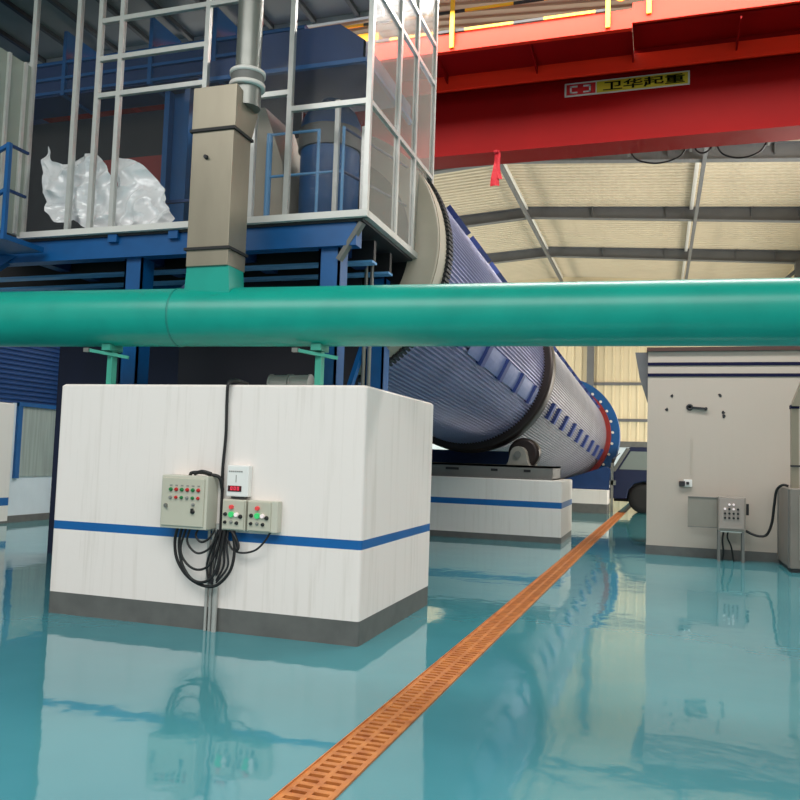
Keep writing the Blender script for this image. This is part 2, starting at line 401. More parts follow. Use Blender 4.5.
# white room on the right
rm = thing('equipment_room', 'tall white painted room at right with two dark blue lines near its top', 'room', (2, 16.7, 0))
MB().box(-.19, 15.2, .165, 4.6, 18.4, 3.66).build('wall_body', M['room'], rm)
MB().box(-.2, 15.19, 0, 4.6, 18.4, .165).build('base_band', M['plinthgrey'], rm)
MB().box(-.215, 15.14, 3.66, 4.6, 18.42, 3.73).build('roof_edge', M['brown'], rm)
for z in (3.43, 3.23): MB().box(-.195, 15.185, z-.028, 4.6, 15.2, z+.028).build('painted_line', M['navy'], rm)
MB().prism([(-.19, 3.66), (-.42, 3.66), (-.34, 3.2), (-.19, 2.72)], 'y', 15.3, 15.42).build('eave_bracket', M['beam'], rm)
for x, z in ((.229, 2.85), (1.035, 2.87), (.14, 2.60), (1.09, 2.56), (1.10, 2.50)):
    h_ = MB(); pts = []
    for k in range(9):
        g = 2*PI*k/9; r_ = .035*(.6+.6*random.random()); pts.append((x+r_*math.cos(g)*.9, z+r_*math.sin(g)*1.1))
    h_.prism(pts, 'y', 15.192, 15.205); h_.build('chipped_hole', M['dark'], rm)
hk = MB(); hk.lathe((.53, 15.2, 2.65), (0,-1,0), [(0,.06),(.03,.055),(.03,.025),(.0,.02)], 16)
hk.bar((.58, 15.18, 2.645), (.80, 15.16, 2.625), .035); hk.lathe((.80, 15.2, 2.625), (0,-1,0), [(0,.03),(.05,.028)], 12)
tag(hk.build('iron_hook', M['dark'], origin=(.53, 15.2, 2.65)), 'small dark iron hook shaped like a key on the white room wall', 'hook')
so = thing('power_socket', 'small socket with a dark plug low on the white room wall', 'socket', (.47, 15.2, 1.28))
MB().box(.44, 15.16, 1.23, .58, 15.2, 1.36).build('socket_plate', M['meter'], so, bevel=.008)
MB().box(.36, 15.13, 1.24, .46, 15.2, 1.33).box(.48, 15.12, 1.27, .53, 15.16, 1.32).build('plug', M['dark'], so, bevel=.008)
MB().box(.555, 15.185, 1.36, .57, 15.2, 2.1).build('thin_conduit', M['room'], so)

# ------------------------------------------------------------------ drain
g = MB(); P_ = .07
def gp(y, u): return GL(y)+.004+u*(GW-.008)
def strip(y0, y1, u0, u1, zt=.004, zb=-.03):
    g.add([(gp(y0,u0),y0,zb),(gp(y0,u1),y0,zb),(gp(y1,u1),y1,zb),(gp(y1,u0),y1,zb),(gp(y0,u0),y0,zt),(gp(y0,u1),y0,zt),(gp(y1,u1),y1,zt),(gp(y1,u0),y1,zt)],
          [(4,5,6,7),(0,1,5,4),(1,2,6,5),(2,3,7,6),(3,0,4,7)])
y = 2.2; YE = 27.5
for u0, u1 in ((0,.13),(.445,.555),(.87,1)): strip(2.2, YE, u0, u1)
strip(2.2, YE, -.012, .012, .012); strip(2.2, YE, .988, 1.012, .012)
while y < YE:
    strip(y, y+P_*.52, .13, .445); strip(y+.012, y+.012+P_*.52, .555, .87); y += P_
tag(g.build('drain_grating', M['grate'], origin=(GL(12), 12, 0), recalc=False), 'long orange slotted drain grating running across the teal floor', 'drain cover')

# ------------------------------------------------------------------ green pipe, brackets, duct
PA = Vector((1, .096, .003)).normalized(); PC = Vector((-3.6, 6.85, 2.898)); PR = .285
gpipe = thing('green_pipe', 'thick green pipe running across the whole view above the plinth', 'pipe', PC)
prof = [(-8, PR), (-1.62, PR), (-1.6, PR+.004), (-1.58, PR), (12, PR)]
MB().lathe(PC, PA, [(-8, PR), (9.5, PR)], 64).build('pipe_body', M['green'], gpipe)
MB().lathe(PC+PA*-.9, PA, [(-.012, PR), (-.008, PR+.005), (.008, PR+.005), (.012, PR)], 64, cap=False).build('weld_seam', M['greenline'], gpipe)
def pz(x):
    s = (x-PC.x)/PA.x; return PC+PA*s
for x, lab in ((-5.22, 'left pale green bracket holding the green pipe on the front plinth'), (-3.05, 'right pale green bracket holding the green pipe on the front plinth')):
    c = pz(x); zb = c.z-PR
    br = thing('pipe_bracket', lab, 'bracket', (x, c.y, 2.2), 'green pipe brackets')
    MB().box(x-.03, c.y-.03, 2.2, x+.022, c.y+.03, zb-.02).box(x+.022, c.y-.04, 2.2, x+.034, c.y+.04, zb-.02).build('post', M['green2'], br)
    MB().bar((x-.17, c.y-.14, zb-.055), (x+.17, c.y+.04, zb-.11), .045, .03).build('cross_arm', M['green2'], br)
    MB().box(x-.05, c.y-.1, zb-.05, x+.05, c.y+.1, zb+.012).build('saddle', M['green2'], br)
    MB().box(x-.21, c.y-.17, zb-.075, x-.15, c.y-.12, zb-.035).build('bolt', M['galv'], br)

du = thing('exhaust_duct', 'square sheet metal duct rising from the green pipe past the glazed cabin', 'duct', (-4.12, 6.86, 3.1))
dx0, dx1, dy0, dy1 = -4.36, -3.905, 6.6, 6.94
tr_ = MB().prism([(dx0-.03, 2.9), (dx1+.04, 2.9), (dx1, 3.36), (dx0, 3.36)], 'y', dy0+.02, dy1-.03)
tr_.build('green_transition', M['green'], du)
MB().box(dx0, dy0, 3.36, dx1, dy1, 4.69).build('lower_casing', M['duct'], du, bevel=.006)
for z in (3.53, 4.70): MB().box(dx0-.02, dy0-.02, z-.013, dx1+.02, dy1+.02, z+.013).build('flange_gasket', M['ductdark'], du)
MB().prism([(dy0, 4.72), (dy1, 4.72), (dy1+.1, 5.0), (dy1+.1, 5.08), (dy0, 5.14)], 'x', dx0-.012, dx1+.012).build('upper_casing', M['duct'], du, bevel=.006)
fx, fy = -3.93, 6.86
MB().cyl((fx, fy, 5.0), (fx, fy, 5.22), .14).cyl((fx, fy, 5.38), (fx, fy, 8.2), .125, 32).build('round_flue', M['galv'], du)
MB().lathe((fx, fy, 5.2), (0,0,1), [(0,.14),(.0,.178),(.04,.178),(.04,.15),(.13,.15),(.13,.178),(.165,.178),(.165,.13)], 32).build('flue_collar', [M['whiteband']], du)
MB().cyl((fx, fy, 5.242), (fx, fy, 5.328), .164, 32).build('rubber_sleeve', M['grey'], du)
MB().lathe((-4.19, dy0, 4.43), (0,-1,0), [(0,.022),(.03,.018)], 12).bar((-4.19, dy0-.02, 4.43), (-4.16, dy0-.03, 4.42), .012).build('damper_knob', M['dark'], du)

# ------------------------------------------------------------------ platform and glazed cabin
pf = thing('steel_platform', 'blue steel platform on columns carrying the glazed cabin', 'platform', (-5, 8.6, 0))
def part(mb, name, m, root, **k): return mb.build(name, m, root, **k)
for x0, y0, h0 in ((-3.42, 7.62, 2.2), (-5.84, 7.62, 0), (-3.42, 9.1, 0), (-5.84, 9.1, 0)):
    c = MB().box(x0, y0, h0, x0+.025, y0+.22, 3.76).box(x0+.215, y0, h0, x0+.24, y0+.22, 3.76).box(x0, y0, h0, x0+.24, y0+.02, 3.76).box(x0+.02, y0+.1, h0, x0+.22, y0+.12, 3.76)
    part(c, 'column', M['blue'], pf)
for y0 in (7.55, 9.55):
    part(MB().box(-8.2, y0, 3.76, -2.98, y0+.16, 4.0), 'main_beam', M['blue'], pf)
for x0 in (-7.2, -5.84, -4.6, -3.42):
    part(MB().box(x0, 7.72, 3.78, x0+.16, 9.54, 3.98), 'side_beam', M['blued'], pf)
for y0 in (8.15, 8.7):
    part(MB().box(-9.8, y0, 3.74, -3.0, y0+.07, 3.97, 0).box(-9.8, y0-.04, 3.715, -3.0, y0+.11, 3.74, 1), 'joist', [M['black'], M['bluel']], pf)  # black body and pale flange put the underside's shade and light into colour
part(MB().box(-8.2, 7.52, 4.0, -2.9, 9.9, 4.03), 'deck_plate', M['dark'], pf)
part(MB().box(-5.95, 8.96, 0, -3.45, 8.99, 3.74), 'rear_skirt', mat('black_blue_sheet', (10, 14, 28), .6), pf)  # near-black sheet added to stand in for the shade under the platform
part(MB().bar((-3.18, 7.6, 3.62), (-2.92, 7.56, 3.99), .07, .05), 'corner_brace', M['grey'], pf)
part(MB().bar((-3.18, 9.4, 3.62), (-2.92, 9.5, 3.99), .07, .05), 'corner_brace', M['grey'], pf)
for x0, y0 in ((-3.27, 8.66), (-3.2, 8.66)):
    part(MB().cyl((x0, y0, .0), (x0, y0, 3.95), .022, 10), 'thin_pipe', M['galv'], pf)
part(MB().bar((-3.36, 8.4, 2.25), (-3.25, 9.2, 3.7), .06), 'diagonal_brace', M['blue'], pf)
part(MB().bar((-5.66, 7.7, 2.8), (-4.9, 7.9, 3.76), .07), 'diagonal_brace', M['blued'], pf)
part(MB().bar((-8.25, 7.3, 3.3), (-7.3, 7.62, 4.0), .12, .2), 'stair_stringer', M['blue'], pf)
for x in (-6.0, -5.2):
    part(MB().box(x, 7.5, 3.93, x+.12, 7.56, 4.02), 'bolt_plate', M['blue'], pf)

cb = thing('glazed_cabin', 'silver framed cabin with clear panels standing on the blue platform', 'cabin', (-5, 8.6, 4.03))
ZT = 7.85; S = .055
def post(x, y, z0=4.06, z1=ZT): part(MB().box(x-S/2, y-S/2, z0, x+S/2, y+S/2, z1), 'post', M['alu'], cb)
FX = [-7.22, -6.57, -6.26, -5.96, -4.82, -3.77, -2.87]
for x in FX: post(x, 7.5, 4.06 if x != -4.82 else 5.1)
post(-4.19, 7.5, 4.06, 5.45)
for y in (8.43, 9.08, 9.87): post(-2.87, y)
def rail(x0, x1, z, y=7.5): part(MB().box(x0+S/2, y-S/2+.003, z-S/2, x1-S/2, y+S/2-.003, z+S/2), 'rail', M['alu'], cb)
rail(-6.26, -2.87, 6.57); rail(-6.26, -4.82, 6.11); rail(-6.26, -4.2, 5.66) if False else rail(-6.26, -4.82, 5.67)
rail(-4.35, -3.77, 5.44); rail(-3.77, -2.87, 5.25)
part(MB().box(-8.1, 7.475, 6.13, -7.25, 7.525, 6.185), 'rail', M['alu'], cb)
for z in (5.25, 6.52, 7.05): part(MB().box(-2.895, 7.53, z-.025, -2.845, 9.85, z+.025), 'rail', M['alu'], cb)
part(MB().box(-7.26, 7.46, 4.03, -2.84, 7.54, 4.1), 'sill', M['whiteband'], cb)
part(MB().box(-2.905, 7.5, 4.03, -2.835, 9.9, 4.1), 'sill', M['alu'], cb)
for i in range(len(FX)-1):
    part(MB().box(FX[i]+S/2, 7.497, 4.1, FX[i+1]-S/2, 7.503, ZT), 'clear_panel', M['clear'], cb)
for a_, b_ in ((7.5, 8.43), (8.43, 9.08), (9.08, 9.87)):
    part(MB().box(-2.873, a_+S/2, 4.1, -2.867, b_-S/2, ZT), 'dusty_panel', M['milky'], cb)
part(MB().box(-7.23, 6.3, 4.05, -7.22, 7.47, 6.13), 'striped_panel', M['milkygreen'], cb)
for y in (6.4, 6.75, 7.1, 7.35): part(MB().box(-7.235, y, 4.06, -7.19, y+.04, 6.13), 'striped_panel_rib', M['alu'], cb)
ic = MB().box(-10.4, 7.56, 7.62, -3.6, 9.82, 7.65)
part(ic, 'inner_ceiling', M['grey'], cb)
for x in (-9.2, -8.5, -7.85, -7.2, -6.55, -5.9, -5.25, -4.6, -3.95, -3.3): part(MB().box(x-.03, 7.56, 7.56, x+.03, 9.82, 7.62), 'ceiling_rib', M['dark'], cb)
part(MB().box(-10.4, 9.78, 7.55, -3.6, 9.84, 7.66), 'ceiling_edge', M['alu'], cb)
part(MB().box(-8.6, 9.82, 0, -5.95, 9.86, 3.99).box(-5.95, 9.82, 0, -5.35, 9.86, 2.95).box(-5.35, 9.82, 0, -5.0, 9.86, 2.7), 'rear_skirt', M['navyd'], pf)  # dark sheet added to stand in for the shade behind the platform
rp = MB().box(-10.6, 9.82, 4.04, -4.75, 9.86, 6.6, 0).box(-8.3, 9.79, 5.2, -5.9, 9.82, 5.9, 1)
part(rp, 'rear_panel', [M['dark'], M['redd']], cb)  # dark sheet stands in for the shaded interior; red strip is own colour
part(MB().box(-3.42, 7.9, 4.06, -3.37, 7.95, 5.5), 'inner_post', M['alu'], cb)
part(MB().box(-3.08, 7.86, 4.06, -3.03, 7.91, 5.15), 'inner_post', M['alu'], cb)

# machinery inside the cabin
bt = thing('blue_box_duct', 'long dark blue steel box duct behind the cabin glazing', 'duct', (-5.6, 9.3, 6.6))
part(MB().box(-9.6, 9.1, 6.62, -4.4, 9.7, 7.15), 'duct_body', M['blued'], bt)
for z in (6.64, 6.85, 7.08): part(MB().box(-9.6, 9.06, z, -4.4, 9.1, z+.04), 'flange', M['blue'], bt)
for x in (-8.2, -6.75, -5.75): part(MB().box(x, 9.05, 6.6, x+.06, 9.72, 7.55), 'hanger', M['blue'], bt)
bc = MB().box(-6.62, 9.3, 4.04, -6.54, 9.62, 6.6).box(-6.3, 9.3, 4.04, -6.22, 9.62, 6.6).box(-6.54, 9.42, 4.04, -6.3, 9.46, 6.6)
tag(bc.build('blue_column', M['blue'], origin=(-6.4, 9.5, 4.04)), 'bright blue steel column inside the cabin left of the sheet metal duct', 'column')
bh = thing('blue_hood', 'blue hood with a sloping right shoulder above the round vessel in the cabin', 'hood', (-3.7, 8.6, 5.78))
part(MB().box(-4.9, 7.66, 5.8, -3.0, 7.68, 6.0).prism([(-4.4, 6.0), (-3.0, 6.0), (-3.3, 6.22), (-4.2, 6.22)], 'y', 7.66, 9.3).box(-3.02, 7.66, 5.8, -3.0, 9.3, 6.0), 'hood_body', M['blued'], bh)
part(MB().box(-5.0, 7.63, 5.755, -2.97, 7.68, 5.80), 'hood_lip', M['blue'], bh)
part(MB().box(-3.02, 7.68, 5.755, -2.97, 9.3, 5.80), 'hood_lip', M['blue'], bh)
vs = thing('round_vessel', 'upright blue round vessel with a grey band behind the cabin corner', 'vessel', (-3.75, 8.75, 4.03))
part(MB().lathe((-3.83, 8.75, 4.04), (0,0,1), [(0,.36),(1.22,.36)], 40), 'vessel_body', M['blue'], vs)
part(MB().lathe((-3.83, 8.75, 5.24), (0,0,1), [(0,.39),(.25,.39)], 40), 'clamp_band', M['grey'], vs)
part(MB().lathe((-3.83, 8.75, 5.48), (0,0,1), [(0,.375),(.12,.36),(.25,.30),(.34,.2),(.38,.12),(.42,.12)], 40), 'vessel_dome', M['blue'], vs)
dd = MB().prism([(-4.75, 4.05), (-4.25, 4.05), (-4.2, 4.5), (-4.24, 5.0), (-4.5, 5.7), (-4.78, 5.72)], 'y', 8.3, 9.1)
tag(dd.build('beige_casing', M['beige'], origin=(-4.5, 8.7, 4.03)), 'beige sheet casing inside the cabin between the duct and the blue vessel', 'casing')
gr = thing('guard_railing', 'light blue tube railing inside the right corner of the cabin', 'railing', (-3.6, 8.0, 4.03))
for x in (-4.25, -3.64, -3.34):
    part(MB().cyl((x, 7.98, 4.03), (x, 7.98, 5.22), .018 if x > -4 else .035, 10), 'railing_post', M['bluel'], gr)
for z in (5.21, 4.72):
    part(MB().cyl((-4.25, 7.98, z), (-3.64, 7.98, z), .016, 10), 'railing_bar', M['bluel'], gr)
    part(MB().cyl((-3.34, 7.98, z), (-3.02, 9.3, z), .016, 10), 'railing_bar', M['blued'], gr)
part(MB().cyl((-3.64, 7.98, 4.72), (-3.34, 7.98, 4.72), .014, 10), 'railing_bar', M['bluel'], gr)
lr = thing('stair_railing', 'blue tube railing of the stair at the left edge beside the cabin', 'railing', (-7.2, 7.2, 3.84))
part(MB().bar((-6.92, 6.92, 3.9), (-6.92, 6.92, 4.95), .045), 'railing_post', M['blue'], lr)
for z in (4.93, 4.42):
    part(MB().bar((-6.92, 6.92, z), (-6.92, 7.2, z), .03), 'railing_bar', M['blued'], lr)
    part(MB().bar((-6.92, 6.92, z), (-7.7, 6.85, z-.38), .04), 'railing_bar', M['blue'], lr)
part(MB().box(-7.7, 6.85, 3.84, -6.85, 7.46, 3.9), 'stair_landing', M['blue'], lr)
part(MB().bar((-7.15, 7.96, 4.51), (-4.9, 7.96, 4.51), .035), 'railing_bar', M['blued'], lr)

def window_glare(name, label, outline, y0, amp, seed):  # sheet stands in for window reflections on the wavy panels
    """crumpled standing sheet: grid over the outline (x, z0, z1), creased by ridged noise"""
    t = MB(); nx, nz = 46, 34; vs_ = []; fs = []
    for i in range(nx+1):
        u = i/nx; k = u*(len(outline)-1); j = min(int(k), len(outline)-2); f = k-j
        x = outline[j][0]*(1-f)+outline[j+1][0]*f; za = outline[j][1]*(1-f)+outline[j+1][1]*f; zb = outline[j][2]*(1-f)+outline[j+1][2]*f
        for l in range(nz+1):
            v = l/nz; z = za*(1-v)+zb*v
            p = Vector((x*2.6, seed, z*2.6)); q = Vector((x*6, seed+5, z*6))
            d = abs(noise.noise(p))*amp*1.6+abs(noise.noise(q))*amp*.7
            vs_.append((x+noise.noise(q+Vector((9,0,0)))*.03, y0+d+.06*v, z+noise.noise(p+Vector((3,0,0)))*.03*(v > 0)))
    for i in range(nx):
        for l in range(nz): a_ = i*(nz+1)+l; fs.append((a_, a_+nz+1, a_+nz+2, a_+1))
    t.add(vs_, fs)
    o = t.build(name, M['film'], origin=(outline[0][0], y0, outline[0][1]))
    s = o.modifiers.new('thickness', 'SOLIDIFY'); s.thickness = .004
    return tag(o, label, 'plastic film', 'crumpled white films in the cabin')
window_glare('plastic_film', 'wide crumpled bright white film behind the left cabin panels', [(-7.12, 4.95, 5.22), (-7.0, 4.4, 5.02), (-6.85, 4.24, 4.98), (-6.65, 4.28, 5.06), (-6.35, 4.12, 5.06), (-6.2, 4.1, 4.92), (-6.08, 4.1, 4.62)], 7.55, .14, 1.7)
window_glare('plastic_film', 'narrow crumpled bright white film leaning beside the sheet metal duct', [(-6.05, 4.1, 4.98), (-5.9, 4.1, 4.97), (-5.72, 4.1, 4.86), (-5.5, 4.1, 4.62), (-5.36, 4.12, 4.38), (-5.26, 4.14, 4.22)], 7.55, .14, 8.3)

# ------------------------------------------------------------------ rotary drum
A = Vector((-3.909, 16.5, 3.582)); a = Vector((.047, 1, -.087)).normalized()
def ax(y): return A+a*((y-16.5)/a.y)
R = 1.663
dr = thing('rotary_drum', 'huge inclined drum clad in ribbed blue silver sheet, running to the back', 'drum', ax(9.8))
U = a.cross(Vector((0,0,1))).normalized(); W = U.cross(a)
def dpt(y, ang, r): return ax(y)+(U*math.cos(math.radians(ang))+W*math.sin(math.radians(ang)))*r
def corr_shell(name, y0, y1, m, depth):
    n = 168; ny = 12; vs_ = []; fs = []
    for j in range(ny+1):
        y = y0+(y1-y0)*j/ny
        for i in range(n*4):
            ang = 360*i/(n*4); r = R-depth*(0, .05, 1, .85)[i % 4]; vs_.append(dpt(y, ang, r))
    N = n*4
    for j in range(ny):
        for i in range(N): fs.append((j*N+i, j*N+(i+1) % N, (j+1)*N+(i+1) % N, (j+1)*N+i))
    t = MB().add(vs_, fs)
    t.add(vs_[:N], [tuple(range(N))]); t.add(vs_[-N:], [tuple(range(N))])
    return t.build(name, m, dr)
corr_shell('near_cladding', 9.8, 16.62, M['shell1'], .034)
corr_shell('far_cladding', 17.08, 28.4, M['shell2'], .03)
def ring(name, y0, y1, r, m, lip=.0, rin=None):
    p = ax(y0); L = (y1-y0)/a.y
    return MB().lathe(p, a, [(0, r-.04), (.02, r), (L-.02, r), (L, r-.04)], 96).build(name, m, dr)
ty = ring('riding_ring', 16.62, 17.08, R+.15, M['steelring'])
sr = MB()
for k in range(180):
    g0, g1 = k*2, k*2+1.2
    vs_ = [dpt(y, g_, r) for y in (9.66, 9.84) for r in (R+.0, R+.05) for g_ in (g0, g1)]
    sr.add(vs_, [(0,1,3,2),(4,6,7,5),(0,4,5,1),(2,3,7,6),(0,2,6,4),(1,5,7,3)])
sr.lathe(ax(9.70), a, [(0, R+.025), (.1, R+.025)], 96)
sr.build('seal_ring', M['dark'], dr)
# blue girth ring with bolts, red oxide plate inside
gy = 28.55
def annulus(y0, y1, r0, r1, n=96):
    t = MB(); p = [ax(y0), ax(y1)]; vs_ = []; fs = []
    for (y, r) in ((y0, r0), (y0, r1), (y1, r1), (y1, r0)):
        for i in range(n): vs_.append(dpt(y, 360*i/n, r))
    for k in range(4):
        for i in range(n): fs.append((k*n+i, k*n+(i+1) % n, ((k+1) % 4)*n+(i+1) % n, ((k+1) % 4)*n+i))
    return t.add(vs_, fs)
gb = annulus(gy, gy+.35, R+.1, 2.08).build('girth_ring', M['girth'], dr)
annulus(gy-.1, gy+.2, R-.06, R+.14).build('spring_plate', M['rust'], dr)
for k in range(30):
    c = dpt(gy-.02, k*12+4, 1.855)
    MB().lathe(c-a*.06, a, [(0,.045),(.1,.045)], 10).build('bolt', M['whiteband'], gb)
MB().lathe(ax(28.9), a, [(0, R), (2.2, R), (2.2, .5)], 64).build('drum_tail', M['blued'], dr)
# strap tabs and pale strip
for ang in (-24.5, 36.5, 96.5, 155.5):
    for (y0, y1, m_) in ((11.6, 16.45, M['panelb']),):
        if ang != -24.5: continue
        vs_ = []; fs = []
        for j in range(13):
            for k in range(5):
                for rr in (R-.02, R+.012): vs_.append(dpt(y0+(y1-y0)*j/12, ang-6+3*k, rr))
        for j in range(12):
            for k in range(4):
                o_ = (j*5+k)*2+1; fs.append((o_, o_+2, o_+12, o_+10))
            o_ = j*10; fs.append((o_, o_+1, o_+11, o_+10)); fs.append((o_+8, o_+18, o_+19, o_+9))
        MB().add(vs_, fs).build('access_strip', m_, dr)
    tabs = [11.1, 12.35, 13.6, 14.8, 16.05, 18.25, 19.0, 20.2, 21.5, 22.75, 24.0, 25.3, 26.6, 27.8]
    for y in tabs:
        if ang == -24.5 or (ang == 36.5) or y < 16.2:
            dy = .09 if ang == -24.5 else .32
            vs_ = [dpt(y_, ang+g_, r) for y_ in (y-dy, y+dy) for r in (R-.03, R+.075) for g_ in ((-7, 6) if ang == -24.5 else (-4, 4))]
            MB().add(vs_, [(0,1,3,2),(4,6,7,5),(0,4,5,1),(2,3,7,6),(0,2,6,4),(1,5,7,3)]).build('strap_tab', M['tab'], dr)

# fixed hood at the near end
hd = thing('drum_hood', 'beige sheet hood closing the near end of the drum behind the cabin', 'hood', ax(9.2))
MB().lathe(ax(9.95-.55), a, [(0, R+.01), (.28, R+.01)], 96).build('hood_shell', M['beige'], hd)
MB().lathe(ax(9.33), a, [(0, 1.3), (0, R), (.08, R)], 96, cap=False).build('hood_face', M['beige'], hd)
MB().lathe(ax(9.35), a, [(0, 1.32), (.03, 1.32)], 64).build('burner_plate', M['black'], hd)  # black disc stands in for the shade on the hood face
for x, k in ((-3.69, 'left'), (-3.46, 'right')):
    t = MB().cyl((x-.09, 7.4, 2.305), (x+.09, 7.4, 2.305), .09, 24).box(x-.07, 7.3, 2.2, x+.07, 7.5, 2.26).lathe((x-.09, 7.4, 2.305), (-1,0,0), [(0,.098),(.02,.098)], 20).lathe((x+.09, 7.4, 2.305), (1,0,0), [(0,.098),(.02,.098)], 20)
    tag(t.build('grey_roller', M['condgrey'], origin=(x, 7.4, 2.2)), '%s one of two small grey rollers lying on top of the front plinth' % k, 'roller', 'small grey rollers on the front plinth')

# support rollers on the lower plinth
bs = thing('roller_base', 'grey steel base frame with slots on the lower white plinth', 'base frame', (-3.9, 16.9, 1.225))
b_ = MB().box(-2.05, 16.16, 1.225, -2.0, 17.56, 1.5).box(-5.85, 16.15, 1.225, -2.0, 16.22, 1.50).box(-5.85, 17.5, 1.225, -2.0, 17.57, 1.50).box(-5.85, 16.15, 1.46, -2.0, 17.57, 1.5).box(-5.85, 16.1, 1.225, -2.0, 17.62, 1.25)
b_.build('base_beam', M['grey'], bs)
for x in (-4.05, -3.17, -2.5): MB().box(x-(.14 if x < -4 else .07), 16.14, 1.37, x+(.14 if x < -4 else .07), 16.155, 1.42).build('base_slot', M['black'], bs)
def roller(x, label):
    t = thing('support_roller', label, 'roller', (x, 16.85, 1.5), 'support rollers under the drum')
    zc = 1.76
    MB().lathe((x+.06, 16.62, zc), (0,1,0), [(0,.27),(.0,.31),(.46,.31),(.46,.27)], 40).build('roller_wheel', M['steelring'], t)
    MB().lathe((x+.06, 16.60, zc), (0,1,0), [(0,.25),(.015,.31),(.03,.31)], 40).build('wheel_rim', M['steelring'], t)
    for y0 in (16.3, 17.15):
        MB().prism([(x-.24, 1.5), (x+.24, 1.5), (x+.2, 1.57), (x+.17, 1.72)]+[(x+.17*math.cos(g_*PI/8), 1.72+.17*math.sin(g_*PI/8)) for g_ in range(1, 8)]+[(x-.17, 1.72), (x-.2, 1.57)], 'y', y0, y0+.28).build('bearing_housing', M['housing'], t, bevel=.01)
    MB().cyl((x, 16.25, 1.72), (x, 17.5, 1.72), .07).build('axle', M['grey'], t)
    return t
roller(-2.72, 'dark support roller with grey bearing at the right under the drum ring')
roller(-5.18, 'dark support roller hidden behind the front plinth under the drum ring')
gd = MB().box(-5.0, 17.65, 1.225, -2.75, 17.9, 1.79)
tag(gd.build('gear_guard', M['blued'], origin=(-3.9, 17.8, 1.225)), 'low dark blue guard beam on the lower plinth behind the rollers', 'guard')
gg = MB().box(-3.2, 28.3, 0, -1.42, 29.2, 1.55).box(-3.2, 27.0, .82, -1.6, 28.3, 1.0) if False else MB().prism([(-4.6, .74), (-1.52, .74), (-1.47, 1.42), (-1.6, 1.5), (-2.6, 1.15), (-3.4, .9), (-4.6, .82)], 'y', 26.9, 27.25)
tag(gg.build('drive_guard', M['blued'], origin=(-3, 27.6, .82)), 'blue drive guard on the small far plinth below the blue ring', 'guard')  # darker blue puts the drum's shadow into the guard's colour
gv = MB().box(-1.46, 27.0, 0, -1.38, 27.1, 1.62).box(-1.50, 27.0, .9, -1.3, 27.1, 1.05)
tag(gv.build('grease_pipe', M['galv'], origin=(-1.42, 27.36, 0)), 'thin pale upright pipe between the blue ring and the truck', 'pipe')

# ------------------------------------------------------------------ red crane
cr = thing('bridge_crane', 'red overhead bridge crane girder crossing the hall under the roof', 'crane', (-3.5, 13.6, 7.13))
cx0, cx1 = -12.4, 4.55
g_ = MB().box(cx0, 13.9, 7.16, cx1, 13.92, 8.42).box(cx0, 14.42, 7.16, cx1, 14.44, 8.42).box(cx0, 13.86, 7.13, cx1, 14.48, 7.16).box(cx0, 13.5, 8.42, cx1, 14.5, 8.45)
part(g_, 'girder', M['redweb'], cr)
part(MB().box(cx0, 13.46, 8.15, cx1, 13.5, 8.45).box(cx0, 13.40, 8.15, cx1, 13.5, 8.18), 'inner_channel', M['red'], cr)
oc = MB().box(cx0, 12.62, 8.44, -.45, 12.66, 8.76).box(cx0, 12.56, 8.42, -.45, 12.66, 8.52).box(-.45, 12.62, 8.5, cx1, 12.66, 8.86).box(-.45, 12.56, 8.5, cx1, 12.66, 8.60)
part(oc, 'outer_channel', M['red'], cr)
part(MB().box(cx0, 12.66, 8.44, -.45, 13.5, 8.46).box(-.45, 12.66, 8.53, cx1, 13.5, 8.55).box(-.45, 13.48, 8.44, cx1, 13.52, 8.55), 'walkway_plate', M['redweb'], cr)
x = -11.66
while x < 4.5:
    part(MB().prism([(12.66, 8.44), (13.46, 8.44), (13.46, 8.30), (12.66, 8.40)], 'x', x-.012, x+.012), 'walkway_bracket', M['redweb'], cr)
    x += 1.6
for x in (-11.1, -9.0, -6.2, -3.36, -.82, -.2):
    zb = 8.46 if x < -.45 else 8.6
    part(MB().box(x-.035, 12.52, zb, x+.035, 12.56, 9.75), 'rail_post', M['yellow'], cr)
def striped(z, xe):
    t = MB(); x = cx0; k = 0
    while x < xe:
        L = .82 if k % 2 == 0 else .5
        t.box(x, 12.585, z-.022, min(x+L, xe), 12.615, z+.022, k % 2); x += L; k += 1
    return t
part(striped(9.12, -.2), 'handrail', [M['yellow'], M['black']], cr)
part(striped(8.785, -.8), 'toe_rail', [M['yellow'], M['black']], cr)
part(striped(9.6, -.2), 'handrail', [M['yellow'], M['black']], cr)
part(MB().tube([(-.82, 12.55, 9.0), (-.6, 12.5, 8.85), (-.5, 12.52, 9.05), (-.42, 12.5, 9.3)], .012), 'loop_chain', M['yellow'], cr)
part(MB().box(.9, 12.7, 8.86, 1.3, 12.95, 9.05).box(1.5, 12.7, 8.86, 1.9, 13.0, 9.02), 'junction_box', M['whiteband'], cr)
for x in (cx0+.05, cx1-.35):
    part(MB().box(x, 12.9, 7.2, x+.3, 15.4, 7.6), 'end_carriage', M['red'], cr)
